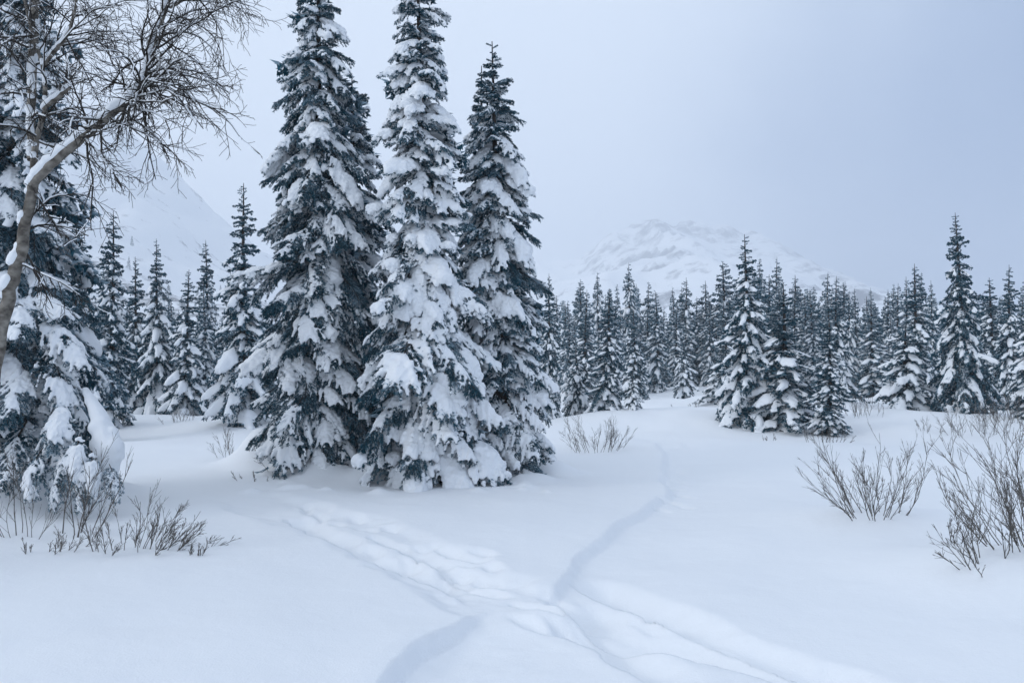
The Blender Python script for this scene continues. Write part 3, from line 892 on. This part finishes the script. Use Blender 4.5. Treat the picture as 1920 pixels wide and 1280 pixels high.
# ------------------------------------------------------------------ bare shrubs
def stem_mesh(base, lean_az, lean, L, r0, g, side=6, sub=3):
    a = Acc()
    def go(P0, D, L, r, lev):
        n = 7 if lev == 0 else 4
        P = [np.array(P0)]; d = np.array(D, float)
        for k in range(n - 1):
            d = d + g.normal(0, 0.09, 3) + np.array([0, 0, 0.055])
            d /= np.linalg.norm(d)
            P.append(P[-1] + d * L / (n - 1))
        P = np.array(P)
        a.add(*tube(P, np.linspace(r, max(r * 0.35, 0.0012), n), 5 if lev == 0 else 3))
        if lev >= 2: return
        m = side if lev == 0 else sub
        for k in range(m):
            t = g.uniform(0.15, 0.92) * (n - 1); i = min(int(t), n - 2)
            o = P[i] + (P[i + 1] - P[i]) * (t - i)
            T = (P[i + 1] - P[i]); T /= np.linalg.norm(T)
            rr = g.normal(0, 1, 3); rr -= rr.dot(T) * T; rr /= np.linalg.norm(rr) + 1e-9
            go(o, T * 0.90 + rr * 0.42, L * (0.46 if lev == 0 else 0.42) * g.uniform(0.35, 1.2) * (1.15 - t / (n - 1) * 0.5), max(r * 0.5, 0.0018), lev + 1)
    D = np.array([math.cos(lean_az) * math.sin(lean), math.sin(lean_az) * math.sin(lean), math.cos(lean)])
    go(base, D, L, r0, 0)
    return a.mesh('stem', M_shrub)

def shrub(u, v, Y, wid, H, n, label, seed, lean=0.55, r0=0.0041, group=None, bias=0.0, side=8, sub=3, name='bare_shrub'):
    """n stems over a patch wid metres wide, the longest about H metres."""
    g = np.random.default_rng(seed)
    p = on_ground(u, Y)
    t = thing(name, label, 'shrub', p, 0, group)
    for k in range(n):
        az = g.uniform(0, 2 * math.pi)
        rr = wid * 0.5 * g.uniform(0, 1) ** 0.7
        bx, by = rr * math.cos(az), rr * 0.6 * math.sin(az)
        bz = float(ground_h(p[0] + bx, p[1] + by)) - p[2] - 0.05
        le = lean * g.uniform(0.6, 1.15) * (0.12 + 0.88 * rr / (wid * 0.5))
        az2 = az + g.normal(0, 0.4)
        L = H * g.uniform(0.55, 1.08) * (1.0 - 0.25 * rr / (wid * 0.5))
        ux = math.cos(az2) * math.sin(le) + bias
        link('stem', stem_mesh((bx, by, bz), math.atan2(math.sin(az2) * math.sin(le), ux), min(1.2, math.hypot(ux, math.sin(az2) * math.sin(le))), L, r0 * g.uniform(0.8, 1.3), g, side, sub), t)
    return t

shrub(1640, 975, 8.35, 0.58, 1.08, 28, 'bare upright shrub standing clear on the open snow, left of the big edge shrub', 71, lean=1.0, side=8)
shrub(1935, 1060, 6.5, 0.85, 1.12, 42, 'biggest bare shrub, spreading over the snow at the lower right edge', 72, lean=1.1, r0=0.0043, side=8)
shrub(1830, 1085, 6.1, 0.5, 0.55, 9, 'low splayed twigs leaning left out of the snow below the big edge shrub', 73, lean=1.15, bias=-0.5)
shrub(1800, 965, 7.3, 0.35, 0.42, 7, 'small bare shrub filling the gap between the two large right-hand shrubs', 74, lean=0.8)
shrub(285, 995, 7.45, 1.0, 0.50, 32, 'low bare shrub leaning right, below the snow pillow of the left-edge spruce', 75, lean=1.1, bias=0.5)
shrub(255, 985, 7.5, 0.12, 0.80, 3, 'few tall thin stems rising above the low leaning shrub at the left', 76, lean=0.35, bias=0.12)
shrub(375, 1010, 7.2, 0.15, 0.28, 5, 'little sprig poking from the snow right of the low leaning shrub', 77, lean=1.0, bias=0.5)
shrub(150, 960, 8.0, 0.45, 1.15, 8, 'tall bare saplings in front of the bent snow pillows at the left', 78, lean=0.45, r0=0.0065, bias=0.12)
shrub(60, 960, 7.9, 0.6, 0.95, 9, 'bare stems beside the bare tree\'s trunk at the left edge', 79, lean=0.5)
shrub(120, 1010, 7.3, 0.8, 0.25, 12, 'short bent twigs poking through the snow rim under the saplings', 80, lean=1.0, bias=0.3)
shrub(432, 830, 15.0, 0.5, 0.75, 8, 'thin bare shrub on the snow left of the clump, nearest the path', 81, lean=0.6)
shrub(520, 862, 12.3, 0.25, 0.75, 4, 'few bare stems in front of the snow hump at the clump\'s left foot', 82, lean=0.45, bias=-0.25)
shrub(480, 885, 11.6, 0.5, 0.25, 6, 'flat twigs lying on the snow before the hump at the clump\'s left foot', 83, lean=1.2)
shrub(1118, 818, 16.2, 1.2, 0.95, 26, 'bare shrub on the snow at the right of the clump below the slim spruce', 84, lean=0.85)
shrub(1545, 812, 18.0, 1.2, 0.5, 16, 'low brush at the foot of the narrow dark-footed spruce', 85, lean=0.8)
shrub(1615, 790, 22, 2.0, 0.8, 22, 'snow-dusted brush between the narrow spruce and the squat snow-crusted one', 86, lean=0.7)
shrub(1850, 800, 19, 1.9, 1.0, 34, 'dense brown brush in front of the tallest dark spruce\'s foot', 87, lean=0.7)
shrub(1900, 790, 20, 1.2, 0.9, 16, 'brush at the right edge behind the big shrub', 88, lean=0.7)
shrub(335, 785, 22, 0.9, 0.45, 12, 'small brush tuft on the snowy path below the left thicket', 89, lean=0.8)
shrub(1445, 808, 18.5, 0.5, 0.22, 6, 'sparse twigs in the snow below the large forward spruce', 90, lean=0.9)
shrub(1735, 800, 19.5, 0.7, 0.4, 8, 'thin tuft on the snow below the squat snow-crusted spruce', 91, lean=0.6)
shrub(1300, 770, 26, 1.5, 0.25, 7, 'sparse twigs on the snow bank before the dense wood', 92, lean=0.8)
shrub(1540, 862, 12.5, 0.2, 0.15, 2, 'two twig tips in the bare snow left of the upright shrub', 93, lean=1.1)

# ------------------------------------------------------------------ the bare broadleaf tree at the left
TY = 6.8
def tpath(rows):                                   # (u, v, nearer/farther, radius in px)
    P = np.array([at(u, v, TY + dy) for u, v, dy, r in rows]); rad = np.array([r for *_, r in rows]) * 0.68 * TY / FPX
    q = np.linspace(0, len(P) - 1, len(P) * 4 - 3)
    # smooth the polyline
    S = np.stack([np.interp(q, range(len(P)), P[:, k]) for k in range(3)], -1); rr = np.interp(q, range(len(P)), rad)
    for _ in range(2): S[1:-1] = (S[:-2] + 2 * S[1:-1] + S[2:]) / 4
    g = np.random.default_rng(len(P) + abs(int(rows[0][0])))
    S[1:-1] += g.normal(0, 1, S[1:-1].shape) * rr[1:-1, None] * 0.12
    return S, rr
g0 = at(-40, 900, TY)
bt_base = (g0[0], TY, float(ground_h(g0[0], TY)))
bare = thing('bare_tree', 'leafless pale-barked tree at the left with one thick snow-topped limb arching right', 'tree', bt_base)
OB = np.array(bt_base)
def limb(name, rows, snow_k=1.0, u0=0.0):
    P, rad = tpath(rows)
    a = Acc(); a.add(*tube(P - OB, rad, 12))
    o = link(name, a.mesh(name, M_pale_bark), bare)
    if snow_k:
        g = np.random.default_rng(abs(int(rows[0][1])) + 5)
        q = np.linspace(u0, 1, int(np.linalg.norm(np.diff(P, axis=0), axis=1).sum() / 0.022)) * (len(P) - 1)
        i = np.minimum(q.astype(int), len(P) - 2)
        c = P[i] + (P[i + 1] - P[i]) * (q - i)[:, None]; r = np.interp(q, range(len(P)), rad)
        T = P[np.minimum(i + 1, len(P) - 1)] - P[i]; T /= np.linalg.norm(T, axis=1, keepdims=True) + 1e-9
        flat = np.hypot(T[:, 0], T[:, 1])
        N = np.array([0, 0, 1.0]) - T * T[:, 2:3]; N /= np.linalg.norm(N, axis=1, keepdims=True) + 1e-9
        side = np.array([-0.25, -0.35, 0])
        w = (0.35 + 0.65 * flat) * (0.8 + 0.7 * (fbm(q * 0.9, q * 0 + rows[0][0], 7, 2) + 0.2)) * snow_k
        k = w > 0.36
        cen = c + (N + side) * (r * 0.55)[:, None] + np.array([0, 0, 1]) * (r * 0.35 * w)[:, None] - OB
        V, F = blobs(cen[k], (r * (0.62 + 0.40 * w))[k] + 0.011, (1, 1, 0.95))
        link('snow', fuse('snow', V, F, 0.011, M_snow, 3), o, kind='stuff')
    return P, rad

TR = limb('trunk', [(-45, 1000, 0, 22), (-22, 760, 0, 19), (2, 620, 0, 18), (20, 540, 0, 17), (36, 480, 0, 16), (50, 410, 0, 14.5), (62, 345, 0, 14)], 0.75)
LB = limb('limb', [(62, 345, 0, 12), (84, 318, -0.05, 13), (122, 283, -0.1, 12.5), (165, 250, -0.15, 12), (212, 212, -0.15, 11), (250, 182, -0.1, 10), (270, 150, -0.05, 8.5), (282, 105, 0, 7), (296, 60, 0.05, 6.5), (314, 8, 0.05, 6), (330, -60, 0.1, 5), (370, -150, 0.1, 3.5)], 1.25)
LA = limb('limb', [(62, 345, 0, 10), (64, 290, 0.05, 9), (72, 245, 0.1, 7.5), (84, 212, 0.1, 6.5), (85, 165, 0.15, 6), (80, 120, 0.2, 5), (60, 60, 0.2, 4.5), (45, 0, 0.2, 4), (35, -120, 0.2, 3)], 0.6)
LC_ = limb('limb', [(58, 300, 0.1, 10), (58, 225, 0.2, 11.5), (60, 150, 0.25, 11.5), (63, 80, 0.3, 11), (66, 0, 0.3, 10), (72, -100, 0.3, 8)], 0.8)
LD = limb('limb', [(82, 205, 0.1, 6), (100, 188, 0.05, 6.5), (118, 174, 0, 6.5), (133, 163, 0, 5.5)], 1.5)
LE = limb('limb', [(84, 120, 0.15, 5.5), (100, 98, 0.1, 6), (115, 82, 0.05, 5.5), (130, 60, 0, 5), (138, 30, 0, 4), (150, -30, 0, 3)], 0.7)
LG = limb('limb', [(318, 14, 0.05, 4.5), (334, 6, 0, 5), (350, -8, 0, 4.5), (385, -50, 0, 3)], 1.4)

def branch(P0, D, L, r, g, droop=0.35, kids=9, name='branch'):
    a, sn = Acc(), Acc()
    def go(P0, D, L, r, lev):
        n = (10, 6, 4)[lev]
        P = [np.array(P0)]; d = np.array(D, float); d /= np.linalg.norm(d)
        for k in range(n - 1):
            d = d + g.normal(0, (0.14, 0.18, 0.2)[lev], 3) + np.array([0, 0, -droop * (k / n) * (0.5 if lev else 0.55)])
            d /= np.linalg.norm(d); P.append(P[-1] + d * L / (n - 1))
        P = np.array(P); rad = np.linspace(r, max(r * 0.35, 0.0019), n)
        a.add(*tube(P, rad, (5, 4, 3)[lev]))
        if lev < 2:
            T = np.diff(P, axis=0); fl = np.hypot(T[:, 0], T[:, 1]) / (np.linalg.norm(T, axis=1) + 1e-9)
            k0 = 0
            run = []
            for k in range(n - 1):
                if fl[k] > 0.55 and g.uniform() < (0.75, 0.4)[lev]: run.append(k)
                else:
                    if len(run) > 1: sn.add(*tube(P[run[0]:run[-1] + 2] + [-0.001, -0.002, 0] + np.array([0, 0, 1.0]) * (rad[run[0]:run[-1] + 2] * 0.9)[:, None] , rad[run[0]:run[-1] + 2] * 0.95 + 0.0012, 5))
                    run = []
            if len(run) > 1: sn.add(*tube(P[run[0]:run[-1] + 2] + np.array([0, 0, 1.0]) * (rad[run[0]:run[-1] + 2] * 0.9)[:, None], rad[run[0]:run[-1] + 2] * 0.95 + 0.0012, 5))
            m = kids if lev == 0 else 4
            for k in range(m):
                t = (0.12 + 0.85 * (k + g.uniform(0, 1)) / m) * (n - 1); i = min(int(t), n - 2)
                o = P[i] + (P[i + 1] - P[i]) * (t - i)
                Tn = P[i + 1] - P[i]; Tn /= np.linalg.norm(Tn)
                rr = g.normal(0, 1, 3); rr -= rr.dot(Tn) * Tn; rr /= np.linalg.norm(rr) + 1e-9
                go(o, Tn * 0.75 + rr * 0.65, L * (0.48 if lev == 0 else 0.42) * g.uniform(0.55, 1.1), max(np.interp(t, range(n), rad) * 0.62, 0.0022), lev + 1)
    go(P0, D, L, r, 0)
    o = link(name, a.mesh(name, M_twig), bare)
    if sn.n: s = link('snow', sn.mesh('snow', M_snow), o); s['kind'] = 'stuff'
gb = np.random.default_rng(17)
def limb_branches(Pr, n, t0, t1, main_dir, spread, Lr, droop):
    P, rad = Pr
    for k in range(n):
        t = (t0 + (t1 - t0) * (k + gb.uniform(0, 1)) / n) * (len(P) - 1); i = min(int(t), len(P) - 2)
        o = P[i] + (P[i + 1] - P[i]) * (t - i) - OB
        d = np.array(main_dir) + gb.normal(0, spread, 3)
        branch(o, d, gb.uniform(*Lr), min(0.011, rad[i] * 0.45), gb, droop)
limb_branches(LB, 26, 0.40, 0.98, (0.9, -0.1, 0.25), 0.40, (0.6, 1.10), 0.42)      # long sprays to the right
limb_branches(LB, 20, 0.22, 0.62, (0.5, -0.2, -0.35), 0.45, (0.45, 0.85), 0.35)    # hanging below the thick limb
limb_branches(LB, 7, 0.25, 0.9, (-0.3, -0.2, 0.6), 0.5, (0.35, 0.7), 0.3)
limb_branches(LA, 16, 0.15, 0.95, (0.35, -0.2, 0.25), 0.6, (0.4, 0.8), 0.4)
limb_branches(LC_, 13, 0.2, 0.98, (-0.1, -0.3, 0.2), 0.6, (0.4, 0.8), 0.4)
limb_branches(LE, 12, 0.2, 0.98, (0.6, -0.1, 0.3), 0.5, (0.45, 0.9), 0.45)
limb_branches(LD, 2, 0.5, 0.95, (0.7, -0.1, 0.4), 0.4, (0.2, 0.4), 0.3)
limb_branches(LG, 6, 0.2, 0.98, (0.9, -0.1, 0.1), 0.4, (0.5, 0.95), 0.5)
limb_branches(TR, 5, 0.55, 0.98, (0.6, -0.2, -0.1), 0.5, (0.4, 0.7), 0.5)
# ------------------------------------------------------------------ the air
def build_haze():
    m = bpy.data.materials.new('haze'); m.use_nodes = True
    nt = m.node_tree; nt.nodes.clear()
    o = nt.nodes.new('ShaderNodeOutputMaterial'); v = nt.nodes.new('ShaderNodeVolumePrincipled')
    v.inputs['Color'].default_value = (0.93, 0.95, 0.98, 1)
    v.inputs['Density'].default_value = HAZE
    v.inputs['Anisotropy'].default_value = 0.7
    nt.links.new(v.outputs[0], o.inputs['Volume'])
    x0, x1, y0, y1, z0, z1 = -3000, 3000, -3000, 3000, -14, 455
    V = [(x, y, z) for z in (z0, z1) for y in (y0, y1) for x in (x0, x1)]
    F = [(0, 2, 3, 1), (4, 5, 7, 6), (0, 1, 5, 4), (2, 6, 7, 3), (0, 4, 6, 2), (1, 3, 7, 5)]
    link('haze', mesh_of('haze', V, np.array(F), m, smooth=False), kind='stuff')
HAZE = 0.00085
build_haze()
